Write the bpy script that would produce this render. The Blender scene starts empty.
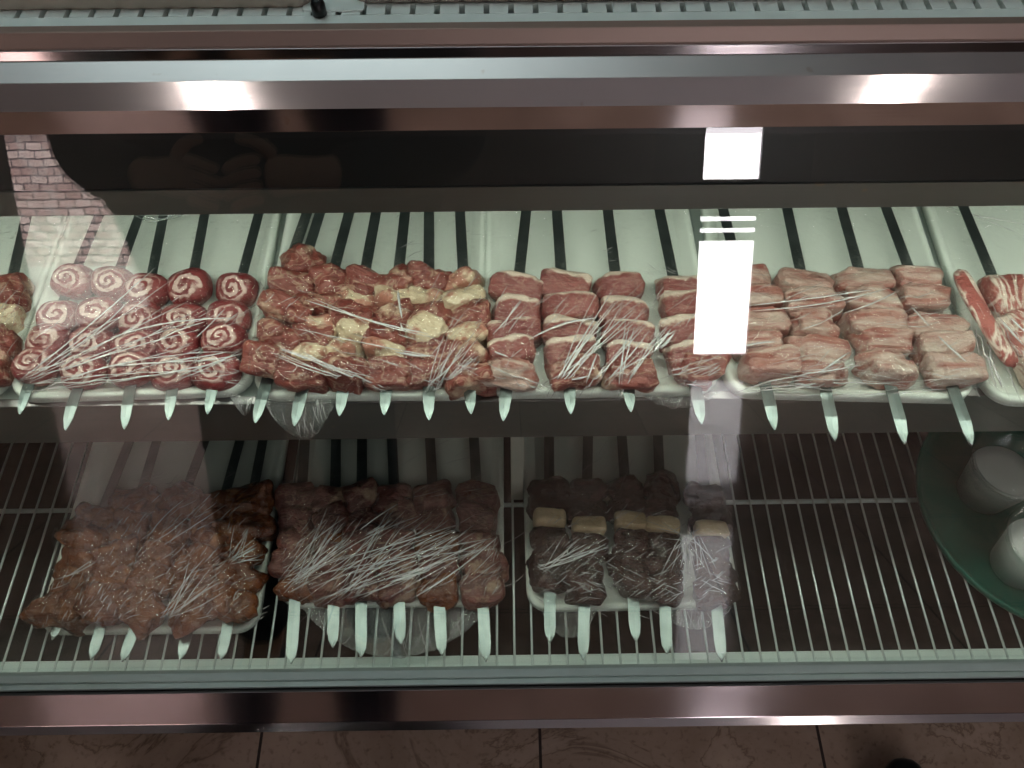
import bpy, math, random
import numpy as np
from mathutils import Vector, Matrix, noise
R = math.radians
SC = bpy.context.scene
COL = SC.collection
rnd = random.Random(7)

# ------------------------------------------------------------------ camera
CAM = Vector((0, 0, 1.6)); F = 828.0
def basis(p, y, r):
    fw = Vector((math.sin(y)*math.cos(p), math.cos(y)*math.cos(p), -math.sin(p)))
    rt = Vector((math.cos(y), -math.sin(y), 0)); up = rt.cross(fw)
    return math.cos(r)*rt + math.sin(r)*up, -math.sin(r)*rt + math.cos(r)*up, fw
RT, UP, FW = basis(R(57), R(.5), R(-.25))
cd = bpy.data.cameras.new('camera'); cam = bpy.data.objects.new('camera', cd); COL.objects.link(cam)
cd.sensor_width = 36; cd.lens = 36*F/1024; cd.clip_start = .02; cd.clip_end = 100
cam.matrix_world = Matrix(((RT.x, UP.x, -FW.x, 0), (RT.y, UP.y, -FW.y, 0), (RT.z, UP.z, -FW.z, 1.6), (0, 0, 0, 1)))
SC.camera = cam
def ray(px, py): return (FW + RT*((px-512)/F) - UP*((py-384)/F)).normalized()
def at(px, py, z):
    d = ray(px, py); return CAM + d*((z-1.6)/d.z)
def kk(py): d = ray(512, py); return d.y / -d.z        # Y per metre below the eye, for profiles
def proj(p):
    v = Vector(p)-CAM; return 512+F*v.dot(RT)/v.dot(FW), 384-F*v.dot(UP)/v.dot(FW)

# ------------------------------------------------------------------ materials
MATS = {}
class NT:
    def __init__(s, name):
        s.m = bpy.data.materials.new(name); s.m.use_nodes = True; s.t = s.m.node_tree
        s.t.nodes.clear(); s.out = s.n('ShaderNodeOutputMaterial'); MATS[name] = s.m
    def n(s, ty, **kw):
        nd = s.t.nodes.new(ty)
        for k, v in kw.items():
            if k.startswith('i_'): nd.inputs[k[2:].replace('_', ' ')].default_value = v
            else: setattr(nd, k, v)
        return nd
    def l(s, a, b): s.t.links.new(a, b)
    def math(s, op, a, b=None, c=None, clamp=False):
        nd = s.n('ShaderNodeMath', operation=op, use_clamp=clamp)
        for i, v in enumerate((a, b, c)):
            if v is None: continue
            if isinstance(v, (int, float)): nd.inputs[i].default_value = v
            else: s.l(v, nd.inputs[i])
        return nd.outputs[0]
    def ramp(s, fac, stops):
        nd = s.n('ShaderNodeValToRGB'); e = nd.color_ramp.elements
        while len(e) < len(stops): e.new(.5)
        for el, (p, c) in zip(e, stops):
            el.position = p; el.color = (c if len(c) == 4 else (*c, 1)) if not isinstance(c, (int, float)) else (c, c, c, 1)
        s.l(fac, nd.inputs[0]); return nd.outputs[0]
    def noise(s, vec, scale, detail=2, rough=.5, dist=0):
        nd = s.n('ShaderNodeTexNoise'); nd.inputs['Scale'].default_value = scale
        nd.inputs['Detail'].default_value = detail; nd.inputs['Roughness'].default_value = rough
        nd.inputs['Distortion'].default_value = dist
        if vec is not None: s.l(vec, nd.inputs['Vector'])
        return nd.outputs['Fac']
    def mapping(s, vec, scale=(1, 1, 1), loc=None, rot=(0, 0, 0)):
        nd = s.n('ShaderNodeMapping'); nd.inputs['Scale'].default_value = scale; nd.inputs['Rotation'].default_value = rot
        s.l(vec, nd.inputs['Vector'])
        if loc is not None: s.l(loc, nd.inputs['Location'])
        return nd.outputs[0]
    def mix(s, fac, a, b):
        nd = s.n('ShaderNodeMix', data_type='RGBA')
        for i, v in ((0, fac), (6, a), (7, b)):
            if isinstance(v, (int, float)): nd.inputs[i].default_value = v
            elif isinstance(v, tuple): nd.inputs[i].default_value = (*v, 1)
            else: s.l(v, nd.inputs[i])
        return nd.outputs[2]
    def bump(s, h, strength=.3, dist=.001):
        nd = s.n('ShaderNodeBump'); nd.inputs['Strength'].default_value = strength; nd.inputs['Distance'].default_value = dist
        s.l(h, nd.inputs['Height']); return nd.outputs[0]
    def bsdf(s, col=(.5, .5, .5), rough=.5, metal=0, normal=None, **kw):
        b = s.n('ShaderNodeBsdfPrincipled')
        for k, v in (('Base Color', col), ('Roughness', rough), ('Metallic', metal)) + tuple(kw.items()):
            k = k.replace('_', ' ')
            if isinstance(v, tuple): b.inputs[k].default_value = (*v, 1) if len(v) == 3 else v
            elif isinstance(v, (int, float, Vector)): b.inputs[k].default_value = v
            else: s.l(v, b.inputs[k])
        if normal is not None: s.l(normal, b.inputs['Normal'])
        s.l(b.outputs[0], s.out.inputs[0]); return b
def objco(t): return t.n('ShaderNodeTexCoord').outputs['Object']
def geo(t): return t.n('ShaderNodeNewGeometry').outputs['Position']
def rnd_off(t, k=40.):
    oi = t.n('ShaderNodeObjectInfo'); c = t.n('ShaderNodeCombineXYZ')
    r = t.math('MULTIPLY', oi.outputs['Random'], k)
    t.l(r, c.inputs[0]); t.l(t.math('MULTIPLY', r, 1.7), c.inputs[1]); t.l(t.math('MULTIPLY', r, .6), c.inputs[2])
    return c.outputs[0], oi.outputs['Random']

def steel(name, col, rough, brush=(1.5, 260, 260), bstr=.12, spots=True, metal=1.):
    t = NT(name); g = geo(t)
    br = t.noise(t.mapping(g, brush), 1., 3, .6)
    sm = t.noise(g, 7, 3, .55)
    rr = t.math('ADD', t.math('MULTIPLY', sm, .08), t.math('ADD', t.math('MULTIPLY', br, .04), rough-.05))
    c = t.mix(t.ramp(sm, [(.3, 0.), (.75, 1.)]), tuple(x*.88 for x in col), col)
    if spots:
        sp = t.noise(g, 55, 2, .5); c = t.mix(t.ramp(sp, [(.74, 0.), (.78, .35)]), c, (.42, .3, .2))
    t.bsdf(c, rr, metal, t.bump(br, bstr, .0006))
steel('steel_fascia', (.60, .53, .53), .08, bstr=.03)
steel('steel_top', (.36, .26, .225), .5, metal=.6)
steel('steel_rail', (.22, .21, .21), .36)
steel('steel_bumper', (.46, .40, .42), .13, bstr=.03)
steel('steel_light', (.50, .57, .54), .42, metal=.4)

steel('steel_bar', (.27, .28, .28), .30)
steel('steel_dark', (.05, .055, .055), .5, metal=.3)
steel('steel_tray', (.45, .36, .31), .3)
def plain(name, col, rough=.5, metal=0, sc=30, amp=.12, bstr=.0, **kw):
    t = NT(name); g = objco(t); n = t.noise(g, sc, 4)
    t.bsdf(t.mix(n, tuple(x*(1-amp) for x in col), tuple(min(1, x*(1+amp)) for x in col)), rough, metal,
           t.bump(n, bstr, .001) if bstr else None, **kw)
plain('steel_ledge', (.74, .84, .80), .6, sc=14, amp=.15)
plain('channel_grey', (.48, .57, .545), .45, .2)
plain('well_dark', (.012, .014, .014), .55)
plain('hood_dark', (.012, .012, .012), .32)
plain('white_foam', (.80, .84, .78), .55, bstr=.08, sc=120, amp=.03)
plain('wire_white', (.60, .68, .66), .3, .25)
plain('groove', (.01, .009, .009), .7)
plain('panel_green', (.80, .88, .85), .38, 0)
plain('jacket', (.010, .010, .012), .85, sc=60, bstr=.4)
plain('trousers', (.02, .022, .035), .85, sc=60)
plain('skin', (.62, .33, .23), .5, sc=30)
plain('hair', (.02, .014, .01), .6)
plain('shoe_black', (.012, .012, .014), .35)
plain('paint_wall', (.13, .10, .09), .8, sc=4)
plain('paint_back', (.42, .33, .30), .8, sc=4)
plain('paint_ceiling', (.70, .74, .76), .85, sc=4)
plain('door_frame', (.06, .055, .05), .4)
plain('green_plastic', (.003, .12, .082), .3, sc=8, Coat_Weight=.3)
plain('sauce_white', (.90, .90, .87), .35, sc=25, bstr=.2, Subsurface_Weight=1., Subsurface_Scale=.06, Subsurface_Radius=Vector((1, 1, 1)))
plain('screw_dark', (.02, .02, .02), .3, .6)
plain('bracket_beige', (.42, .42, .36), .4, .3)
plain('concrete', (.45, .43, .40), .9, sc=6)
plain('lamp_body', (.7, .7, .7), .5)

t = NT('blade_steel'); g = geo(t); off, rv = rnd_off(t)
nn = t.noise(g, 160, 3); n2 = t.noise(t.mapping(g, (1, 1, 1), off), 22, 2)
t.bsdf(t.mix(t.ramp(n2, [(.35, 0.), (.7, 1.)]), (.13, .16, .155), (.21, .25, .24)), t.math('ADD', t.math('MULTIPLY', nn, .12), .26), .85, t.bump(nn, .10, .001))

t = NT('tile_floor'); g = geo(t)
bk = t.n('ShaderNodeTexBrick', offset=0., squash=1.)
bk.inputs['Scale'].default_value = 1.; bk.inputs['Mortar Size'].default_value = .0028; bk.inputs['Brick Width'].default_value = .503
bk.inputs['Row Height'].default_value = .503; bk.inputs['Mortar Smooth'].default_value = .1
mp = t.n('ShaderNodeMapping'); mp.inputs['Location'].default_value = (.453, .12, 0); t.l(g, mp.inputs[0]); t.l(mp.outputs[0], bk.inputs['Vector'])
v = t.noise(g, 3.2, 6, .62, 1.2); vv = t.math('ABSOLUTE', t.math('SUBTRACT', v, .5))
c = t.mix(t.ramp(v, [(.3, 0.), (.7, 1.)]), (.34, .235, .18), (.56, .42, .34))
c = t.mix(t.ramp(vv, [(0., .55), (.018, 0.)]), c, (.12, .07, .05))
c = t.mix(t.ramp(t.noise(g, 90, 3), [(.55, 0.), (.75, .5)]), c, (.13, .08, .06))
c = t.mix(bk.outputs['Fac'], c, (.06, .045, .04))
t.bsdf(c, t.math('ADD', t.math('MULTIPLY', v, .10), .03), 0, t.bump(t.math('SUBTRACT', t.math('MULTIPLY', t.noise(g, 9, 2), .4), bk.outputs['Fac']), .08, .002), Specular_IOR_Level=.32)

t = NT('brick_outside'); g = geo(t)
bk = t.n('ShaderNodeTexBrick'); bk.inputs['Scale'].default_value = 1.; bk.inputs['Mortar Size'].default_value = .007
bk.inputs['Brick Width'].default_value = .15; bk.inputs['Row Height'].default_value = .075
bk.inputs['Color1'].default_value = (.42, .26, .25, 1); bk.inputs['Color2'].default_value = (.70, .52, .50, 1); bk.inputs['Mortar'].default_value = (.05, .03, .04, 1)
sx = t.n('ShaderNodeSeparateXYZ'); t.l(g, sx.inputs[0]); cx = t.n('ShaderNodeCombineXYZ'); t.l(sx.outputs[0], cx.inputs[0]); t.l(sx.outputs[2], cx.inputs[1])
dv = t.n('ShaderNodeTexNoise'); dv.inputs['Scale'].default_value = 7; t.l(cx.outputs[0], dv.inputs['Vector'])
va = t.n('ShaderNodeVectorMath', operation='MULTIPLY_ADD'); t.l(dv.outputs['Color'], va.inputs[0]); va.inputs[1].default_value = (.04, .04, 0); t.l(cx.outputs[0], va.inputs[2])
t.l(va.outputs[0], bk.inputs['Vector'])
t.bsdf(t.mix(t.ramp(t.noise(g, 9, 4), [(.5, 0.), (.8, .5)]), bk.outputs['Color'], (.72, .66, .66)), .9)

def emit(name, col, s):
    t = NT(name); e = t.n('ShaderNodeEmission'); e.inputs[0].default_value = (*col, 1); e.inputs[1].default_value = s; t.l(e.outputs[0], t.out.inputs[0])
emit('daylight_pane', (1., .93, .97), 17.)
emit('tube_glow', (.86, 1., .93), 3.)
emit('lamp_glow', (1., .95, .88), 62.)

def film(name, tint, f0, fmax, bstr, bscale, rough, white=0., aniso=(1, 1, 1), milk=(.8, .86, .84)):
    t = NT(name); g = geo(t)
    h = None
    if bstr:
        a = t.noise(t.mapping(g, aniso), bscale, 3, .6, .6); b = t.noise(t.mapping(g, aniso, rot=(0, 0, .9)), bscale*2.7, 2, .6, .8)
        a = t.math('ABSOLUTE', t.math('SUBTRACT', a, .5)); b = t.math('ABSOLUTE', t.math('SUBTRACT', b, .5))
        h = t.bump(t.math('ADD', a, t.math('MULTIPLY', b, .5)), bstr, .01)
    lw = t.n('ShaderNodeLayerWeight'); lw.inputs[0].default_value = .5
    if h is not None: t.l(h, lw.inputs['Normal'])
    fac = t.math('ADD', t.math('MULTIPLY', t.math('POWER', lw.outputs['Facing'], 4.), fmax), f0)
    tr = t.n('ShaderNodeBsdfTransparent'); tr.inputs[0].default_value = (*tint, 1)
    gl = t.n('ShaderNodeBsdfAnisotropic'); gl.inputs['Roughness'].default_value = rough; gl.inputs[0].default_value = (1, 1, 1, 1)
    if h is not None: t.l(h, gl.inputs['Normal'])
    sh = tr.outputs[0]
    if white:
        df = t.n('ShaderNodeBsdfTranslucent' if False else 'ShaderNodeBsdfDiffuse'); df.inputs[0].default_value = (*milk, 1)
        ml = t.n('ShaderNodeBsdfTranslucent'); ml.inputs[0].default_value = (*milk, 1)
        m0 = t.n('ShaderNodeMixShader'); m0.inputs[0].default_value = .35; t.l(df.outputs[0], m0.inputs[1]); t.l(ml.outputs[0], m0.inputs[2])
        m1 = t.n('ShaderNodeMixShader'); m1.inputs[0].default_value = white; t.l(sh, m1.inputs[1]); t.l(m0.outputs[0], m1.inputs[2]); sh = m1.outputs[0]
    m = t.n('ShaderNodeMixShader'); t.l(fac, m.inputs[0]); t.l(sh, m.inputs[1]); t.l(gl.outputs[0], m.inputs[2]); t.l(m.outputs[0], t.out.inputs[0])
film('glass', (.965, .985, .972), .047, .9, 0, 1, 0.004)
film('cling_film', (.97, .98, .975), .032, .4, .9, 46, .07, 0.)
film('film_fold_glint', (.9, .93, .92), .45, .6, .4, 120, .24, .8, milk=(1, 1, 1))  # fold tubes whitened: wrinkle highlights put into the colour
film('film_flap', (.9, .93, .92), .12, .6, 1., 60, .12, .07)
film('clear_plastic', (.97, .985, .98), .05, .6, .15, 60, .08, 0.)
film('film_tube', (.9, .93, .92), .2, .6, .2, 120, .16, .2)

def meat(name, red, red2, fatc, kind, rough=.34):
    t = NT(name); oc = objco(t); off, rv = rnd_off(t)
    p = t.mapping(oc, (1, 1, 1), off)
    warp = t.noise(p, 55, 3, .55)
    grain = t.noise(t.mapping(p, (1, 5, 2)), 120, 3, .6)
    base = t.mix(t.ramp(t.noise(p, 40, 3), [(.35, 0.), (.68, 1.)]), red, red2)
    base = t.mix(t.ramp(grain, [(.55, 0.), (.75, .45)]), base, tuple(min(1, x*1.7+.03) for x in red2))
    sx = t.n('ShaderNodeSeparateXYZ'); t.l(oc, sx.inputs[0]); X, Y, Z = sx.outputs
    if kind == 'roll':
        ang = t.math('ARCTAN2', Y, X); yy = t.math('MULTIPLY', Y, 1.25)
        rad = t.math('SQRT', t.math('ADD', t.math('MULTIPLY', X, X), t.math('MULTIPLY', yy, yy)))
        rad = t.math('ADD', rad, t.math('MULTIPLY', t.math('SUBTRACT', warp, .5), .019))
        sp = t.math('ADD', t.math('MULTIPLY', rad, 95.), t.math('MULTIPLY', ang, 1/(2*math.pi)))
        sp = t.math('ADD', sp, t.math('MULTIPLY', rv, 5.))
        fr = t.math('ABSOLUTE', t.math('SUBTRACT', t.math('FRACT', sp), .5))
        msk = t.ramp(fr, [(.17, 0.), (.30, 1.)])
        edge = t.ramp(t.math('MULTIPLY', rad, 10.), [(.17, 1.), (.22, 0.)])
        brk = t.ramp(t.noise(p, 70, 2), [(.28, 0.), (.48, 1.)])
        fat = t.math('MULTIPLY', t.math('MULTIPLY', msk, edge), brk)
        fat = t.math('MAXIMUM', fat, t.ramp(t.noise(p, 75, 3, .6), [(.58, 0.), (.75, .6)]))
    elif kind == 'marble':
        a = t.noise(t.mapping(p, (1, 2.2, 2.2)), 22, 3, .55, 1.); fat = t.ramp(t.math('ABSOLUTE', t.math('SUBTRACT', a, .5)), [(.0, .45), (.03, 0.)])
        fat = t.math('MAXIMUM', fat, t.ramp(t.noise(p, 21, 4, .6), [(.57, 0.), (.66, .8)]))
    elif kind == 'slab':
        yw = t.math('ADD', Y, t.math('ADD', t.math('MULTIPLY', t.math('SUBTRACT', warp, .5), .020), t.math('MULTIPLY', t.math('SUBTRACT', rv, .6), .006)))
        fat = t.ramp(yw, [(.5, 0.), (.5, 0.)]) if False else t.ramp(t.math('MULTIPLY', t.math('ADD', yw, .0), 40.), [(.28, 0.), (.42, .95)])
        m = t.noise(t.mapping(p, (1, 3, 1)), 45, 3, .6, 1.); fat = t.math('MAXIMUM', fat, t.ramp(t.math('ABSOLUTE', t.math('SUBTRACT', m, .5)), [(.0, .3), (.03, 0.)]))
    elif kind == 'rib':
        a = t.noise(t.mapping(p, (.35, 2.4, 1.6)), 30, 4, .6, .8); fat = t.ramp(a, [(.38, 0.), (.66, .95)])
    elif kind == 'chop':
        a = t.noise(t.mapping(p, (2.0, .6, 1)), 22, 4, .55, 1.2); fat = t.ramp(t.math('ABSOLUTE', t.math('SUBTRACT', a, .48)), [(.01, .95), (.075, 0.)])
    elif kind == 'fatty':
        fat = t.ramp(t.noise(p, 24, 4, .6, .6), [(.50, 0.), (.58, .85)])
    else:
        fat = t.ramp(t.noise(p, 30, 3, .55, .6), [(.60, 0.), (.72, .75)])
    c = t.mix(fat, base, fatc)
    nb = t.math('ADD', t.noise(p, 150, 4, .6), t.math('MULTIPLY', t.noise(t.mapping(p, (1, 2.5, 1)), 55, 3, .6, .8), 1.6))
    t.bsdf(c, t.math('ADD', t.math('MULTIPLY', warp, .22), rough-.1), 0, t.bump(t.math('ADD', nb, t.math('MULTIPLY', fat, .3)), .7, .0030), Subsurface_Weight=.0, Specular_IOR_Level=.55)
FATC = (.72, .60, .47)
meat('meat_roll', (.16, .018, .021), (.26, .045, .046), (.66, .48, .43), 'roll')
meat('meat_chunk', (.155, .030, .024), (.25, .066, .050), (.62, .47, .34), 'marble')
meat('meat_slab', (.18, .038, .037), (.27, .078, .068), (.66, .53, .44), 'slab')
meat('meat_rib', (.27, .075, .06), (.36, .14, .11), (.56, .45, .39), 'rib')
meat('meat_chop', (.30, .07, .06), (.42, .13, .11), (.78, .66, .57), 'chop')
meat('meat_fat', (.56, .43, .29), (.66, .54, .39), (.36, .11, .08), 'fatty')
meat('meat_marinated', (.085, .020, .008), (.20, .066, .022), (.38, .15, .05), 'plain', .26)
meat('meat_dark', (.08, .022, .018), (.17, .05, .038), (.36, .24, .16), 'marble', .3)
meat('meat_liver', (.020, .007, .006), (.045, .014, .012), (.06, .02, .017), 'plain', .16)
meat('meat_fat_pale', (.62, .44, .26), (.74, .56, .36), (.5, .3, .17), 'plain', .4)

# ------------------------------------------------------------------ mesh helpers
def obj(name, verts, faces, mat, parent=None, smooth=True, midx=None):
    me = bpy.data.meshes.new(name); me.from_pydata([tuple(v) for v in verts], [], faces)
    mats = mat if isinstance(mat, (list, tuple)) else [mat]
    for m in mats: me.materials.append(MATS[m])
    if smooth: me.polygons.foreach_set('use_smooth', [True]*len(me.polygons))
    if midx: me.polygons.foreach_set('material_index', midx)
    me.update(); o = bpy.data.objects.new(name, me); COL.objects.link(o)
    if parent: o.parent = parent
    return o
def empty(name, loc, rz=0):
    o = bpy.data.objects.new(name, None); o.location = loc; o.rotation_euler = (0, 0, rz); o.empty_display_size = .03; COL.objects.link(o); return o
def tag(o, label, cat, group=None):
    o['label'] = label; o['category'] = cat
    if group: o['group'] = group
    return o
def struct(o): o['kind'] = 'structure'; return o
def bev(o, w, s=2):
    m = o.modifiers.new('bevel', 'BEVEL'); m.width = w; m.segments = s; m.limit_method = 'ANGLE'; m.angle_limit = R(40); return o
class MB:
    def __init__(s): s.v = []; s.f = []; s.m = []
    def add(s, v, f, m=0):
        b = len(s.v); s.v += [tuple(x) for x in v]; s.f += [tuple(i+b for i in q) for q in f]; s.m += [m]*len(f)
    def box(s, a, b, m=0):
        x0, y0, z0 = a; x1, y1, z1 = b
        s.add([(x0,y0,z0),(x1,y0,z0),(x1,y1,z0),(x0,y1,z0),(x0,y0,z1),(x1,y0,z1),(x1,y1,z1),(x0,y1,z1)],
              [(0,3,2,1),(4,5,6,7),(0,1,5,4),(1,2,6,5),(2,3,7,6),(3,0,4,7)], m); return s
    def tube(s, pts, r, n=8, m=0, cap=True):
        pts = [Vector(p) for p in pts]; rs = r if isinstance(r, (list, tuple)) else [r]*len(pts)
        v = []; k = len(pts)
        for i, p in enumerate(pts):
            d = (pts[min(i+1, k-1)]-pts[max(i-1, 0)])
            d = d.normalized() if d.length > 1e-9 else Vector((1, 0, 0))
            a = d.cross(Vector((0, 0, 1)))
            if a.length < .05: a = d.cross(Vector((0, 1, 0)))
            a.normalize(); b = a.cross(d)
            for j in range(n):
                t = 2*math.pi*j/n; v.append(p+(a*math.cos(t)+b*math.sin(t))*rs[i])
        f = [(i*n+j, i*n+(j+1) % n, (i+1)*n+(j+1) % n, (i+1)*n+j) for i in range(k-1) for j in range(n)]
        if cap: f += [tuple(range(n-1, -1, -1)), tuple((k-1)*n+j for j in range(n))]
        s.add(v, f, m); return s
    def lathe(s, prof, n=40, m=0, c=(0, 0, 0)):
        v = [(c[0]+r*math.cos(2*math.pi*j/n), c[1]+r*math.sin(2*math.pi*j/n), c[2]+z) for r, z in prof for j in range(n)]
        s.add(v, [(i*n+j, i*n+(j+1) % n, (i+1)*n+(j+1) % n, (i+1)*n+j) for i in range(len(prof)-1) for j in range(n)], m); return s
    def prism(s, prof, x0, x1, m=0, close=True):      # profile of (Y,z) along X
        k = len(prof); v = [(x0, y, z) for y, z in prof]+[(x1, y, z) for y, z in prof]
        f = [(i, (i+1) % k, k+(i+1) % k, k+i) for i in range(k if close else k-1)]
        if close: f += [tuple(range(k-1, -1, -1)), tuple(range(k, 2*k))]
        s.add(v, f, m); return s
    def obj(s, name, mat, parent=None, smooth=False):
        return obj(name, s.v, s.f, mat, parent, smooth, s.m)

# ------------------------------------------------------------------ the display case
XA, XB = -1.35, 1.35
case = empty('display_case', (0, .6, 0)); tag(case, 'long steel and glass refrigerated butcher counter holding wrapped kebab trays', 'display case')
def cpart(mb, name, mat, smooth=False):
    o = mb.obj(name, mat, case, smooth); o.location = (0, -.6, 0); return o
def Yh(py, h): return (kk(py)*h, 1.6-h)
# front profile: fascia
fasc = [(.500, 1.6-.4333), (.515, 1.6-.4333), (.515, 1.6-.4125), (.5278, 1.6-.3972), (.5453, 1.6-.3908), (.5466, 1.6-.3832), (.56, 1.6-.3832), (.56, 1.6-.45), (.53, 1.6-.445)]
C0 = Yh(130, .4333); C1 = Yh(107, .4125); B1 = Yh(78.5, .3972); A1 = Yh(57, .3908); P1 = Yh(46.5, .3832)
fasc = [C0, C1, B1, A1, P1, (P1[0]+.012, P1[1]), (P1[0]+.012, C0[1]+.001)]
bev(cpart(MB().prism(fasc, XA, XB), 'front_fascia', 'steel_fascia'), .0006, 2)
g0 = Yh(43.5, .3815); g1 = Yh(28, .3705)
bev(cpart(MB().prism([g0, g1, (g1[0]+.01, g1[1]-.001), (g1[0]+.01, g0[1]-.02), (g0[0]+.004, g0[1]-.02)], XA, XB), 'top_trim', 'steel_top'), .0008, 2)
cpart(MB().prism([(P1[0]+.001, P1[1]-.012), (g0[0]+.006, g0[1]-.012), (g0[0]+.006, g0[1]-.016), (P1[0]+.001, P1[1]-.016)], XA, XB), 'trim_groove', 'groove')
yA = g1[0]+.0005; z1 = g1[1]-.001
yS = kk(13.5)*(1.6-z1); yE = kk(4)*(1.6-z1)
cpart(MB().prism([(yA, z1-.012), (yA, z1), (yS, z1), (yS, z1-.012)], XA, XB), 'counter_panel', 'panel_green')
mb = MB(); pit = .0186
x = XA
while x < XB:
    mb.box((x, yS, z1-.006), (x+pit*.76, yE, z1+.0005)); x += pit
gr = cpart(mb, 'vent_grille', 'panel_green')
cpart(MB().box((XA, yS, z1-.03), (XB, 1.05, z1-.02)), 'top_liner', 'well_dark')
cpart(MB().box((XA, yE, z1-.012), (XB, 1.08, z1)), 'counter_top', 'panel_green')
# hood behind the band, light bar
b0 = Yh(187, .493); b1 = Yh(211, .521)
cpart(MB().prism([b0, b1, (b1[0]+.004, b1[1]), (b0[0]+.006, b0[1])], XA, XB), 'light_bar', 'steel_bar')
cpart(MB().prism([(b0[0]+.002, b0[1]), (C0[0]+.010, C0[1]+.004), (C0[0]+.03, C0[1]+.004), (1.02, C0[1]-.02), (1.02, C0[1]-.03), (b0[0]+.02, b0[1]-.001)], XA, XB), 'light_hood', 'hood_dark')
# glass
p0 = at(512, 668, .49); T = R(20)
gy0, gz0 = p0.y, .49
gz1 = C0[1]-.001; gy1 = gy0+(gz1-gz0)*math.tan(T); gy0 -= .014*math.tan(T); gz0 -= .014
nrm = (math.cos(T)*.005, -math.sin(T)*.005)
bev(cpart(MB().prism([(gy0, gz0), (gy1, gz1), (gy1+nrm[0], gz1+nrm[1]), (gy0+nrm[0], gz0+nrm[1])], XA, XB), 'front_glass', 'glass'), .0003, 1)
# upper shelf
SH = .80
fy = .500
cpart(MB().box((XA, fy, SH-.012), (XB, 1.0, SH-.001)), 'upper_shelf', 'steel_light')
cpart(MB().box((XA, fy+.013, SH-.030), (XB, 1.0, SH-.0125)), 'added_dark_sheet', 'steel_dark')  # unseen dark sheet added so the lower film mirrors less of the lit deck
bev(cpart(MB().prism([(fy-.004, SH), (fy+.006, SH+.002), (fy+.012, SH-.01), (fy+.012, 1.6-.889), (fy-.001, 1.6-.889)], XA, XB), 'shelf_rail', 'steel_rail'), .001, 2)
# lower well
cpart(MB().box((XA, yl0 if False else .27, .20), (XB, 1.02, .21)), 'well_floor', 'well_dark')
cpart(MB().box((XA, 1.02, .2), (XB, 1.06, 1.2)), 'back_panel', 'steel_dark')
cpart(MB().box((XA-.02, .30, .2), (XA, 1.06, 1.2)), 'end_panel', 'steel_dark')
cpart(MB().box((XB, .30, .2), (XB+.02, 1.06, 1.2)), 'end_panel', 'steel_dark')
# ledge, rails, bumper
h1 = 1.112
q0 = Yh(669, h1-.001); q1 = Yh(670.5, h1-.001); q2 = Yh(676.5, h1); q3 = Yh(679, h1+.004); q4 = Yh(683.5, h1+.004); q5 = Yh(686, h1+.012); q6 = Yh(689, h1+.006)
cpart(MB().prism([(q0[0]+.005, q0[1]-.003), q0, q1, q2, (q2[0], q2[1]-.03), (q0[0]+.005, q2[1]-.03)], XA, XB), 'glass_channel', 'channel_grey')
cpart(MB().prism([(q2[0]+.001, q2[1]-.006), q3, q4, (q4[0], q4[1]-.03), (q2[0]+.001, q4[1]-.03)], XA, XB), 'lower_trim', 'channel_grey')
cpart(MB().prism([(q4[0]+.001, q4[1]-.007), q5, (q6[0]-.001, q5[1]), (q6[0]-.001, q5[1]-.02), (q4[0]+.001, q5[1]-.02)], XA, XB), 'rail_groove', 'groove')
r0 = q6; r1 = Yh(720, 1.171); r2 = Yh(729, 1.175)
bev(cpart(MB().prism([(r0[0]+.004, r0[1]-.004), r0, r1, r2, (r2[0]+.01, r2[1]-.012), (r0[0]+.02, r2[1]-.012), (r0[0]+.02, r0[1]-.045), (r0[0]+.004, r0[1]-.045)], XA, XB), 'bumper_rail', 'steel_bumper'), .0003, 1)
cpart(MB().box((XA, .34, .0), (XB, 1.06, .2)), 'base_cabinet', 'steel_dark')

# inner pale ledge below the wires
LZ = .455
yl0, yl1 = kk(666)*(1.6-LZ), kk(655)*(1.6-LZ)
cpart(MB().box((XA, yl0, LZ-.006), (XB, yl1, LZ)), 'front_ledge', 'steel_ledge')
cpart(MB().box((XA, yl0+.002, .2), (XB, yl0+.008, LZ-.007)), 'front_panel', 'well_dark')
# support bracket
bp = at(517, 500, .475)
bev(cpart(MB().box((bp.x-.009, bp.y, .475), (bp.x+.009, bp.y+.012, SH-.013)), 'shelf_bracket', 'bracket_beige'), .001)
# light tube
tl = empty('tube_light', (0, b1[0]+.0165, b1[1]+.018)); tag(tl, 'long fluorescent tube tucked behind the steel bar above the top trays', 'tube light')
MB().tube([(-1.2, 0, 0), (1.2, 0, 0)], .007, 12).obj('glass_tube', 'tube_glow', tl, True)
for q in (-1.24, 1.2): MB().box((q, -.008, -.008), (q+.04, .008, .008)).obj('lamp_holder', 'lamp_body', tl)
def area(name, loc, rot, sx, sy, power, col):
    l = bpy.data.lights.new(name, 'AREA'); l.shape = 'RECTANGLE'; l.size = sx; l.size_y = sy; l.energy = power; l.color = col
    o = bpy.data.objects.new(name, l); o.location = loc; o.rotation_euler = rot; COL.objects.link(o); return o
area('tube_lamp', (0, b1[0]+.0165, b1[1]+.009), (R(6), 0, 0), 2.4, .016, 4.15, (.95, 1., .85))

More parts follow.
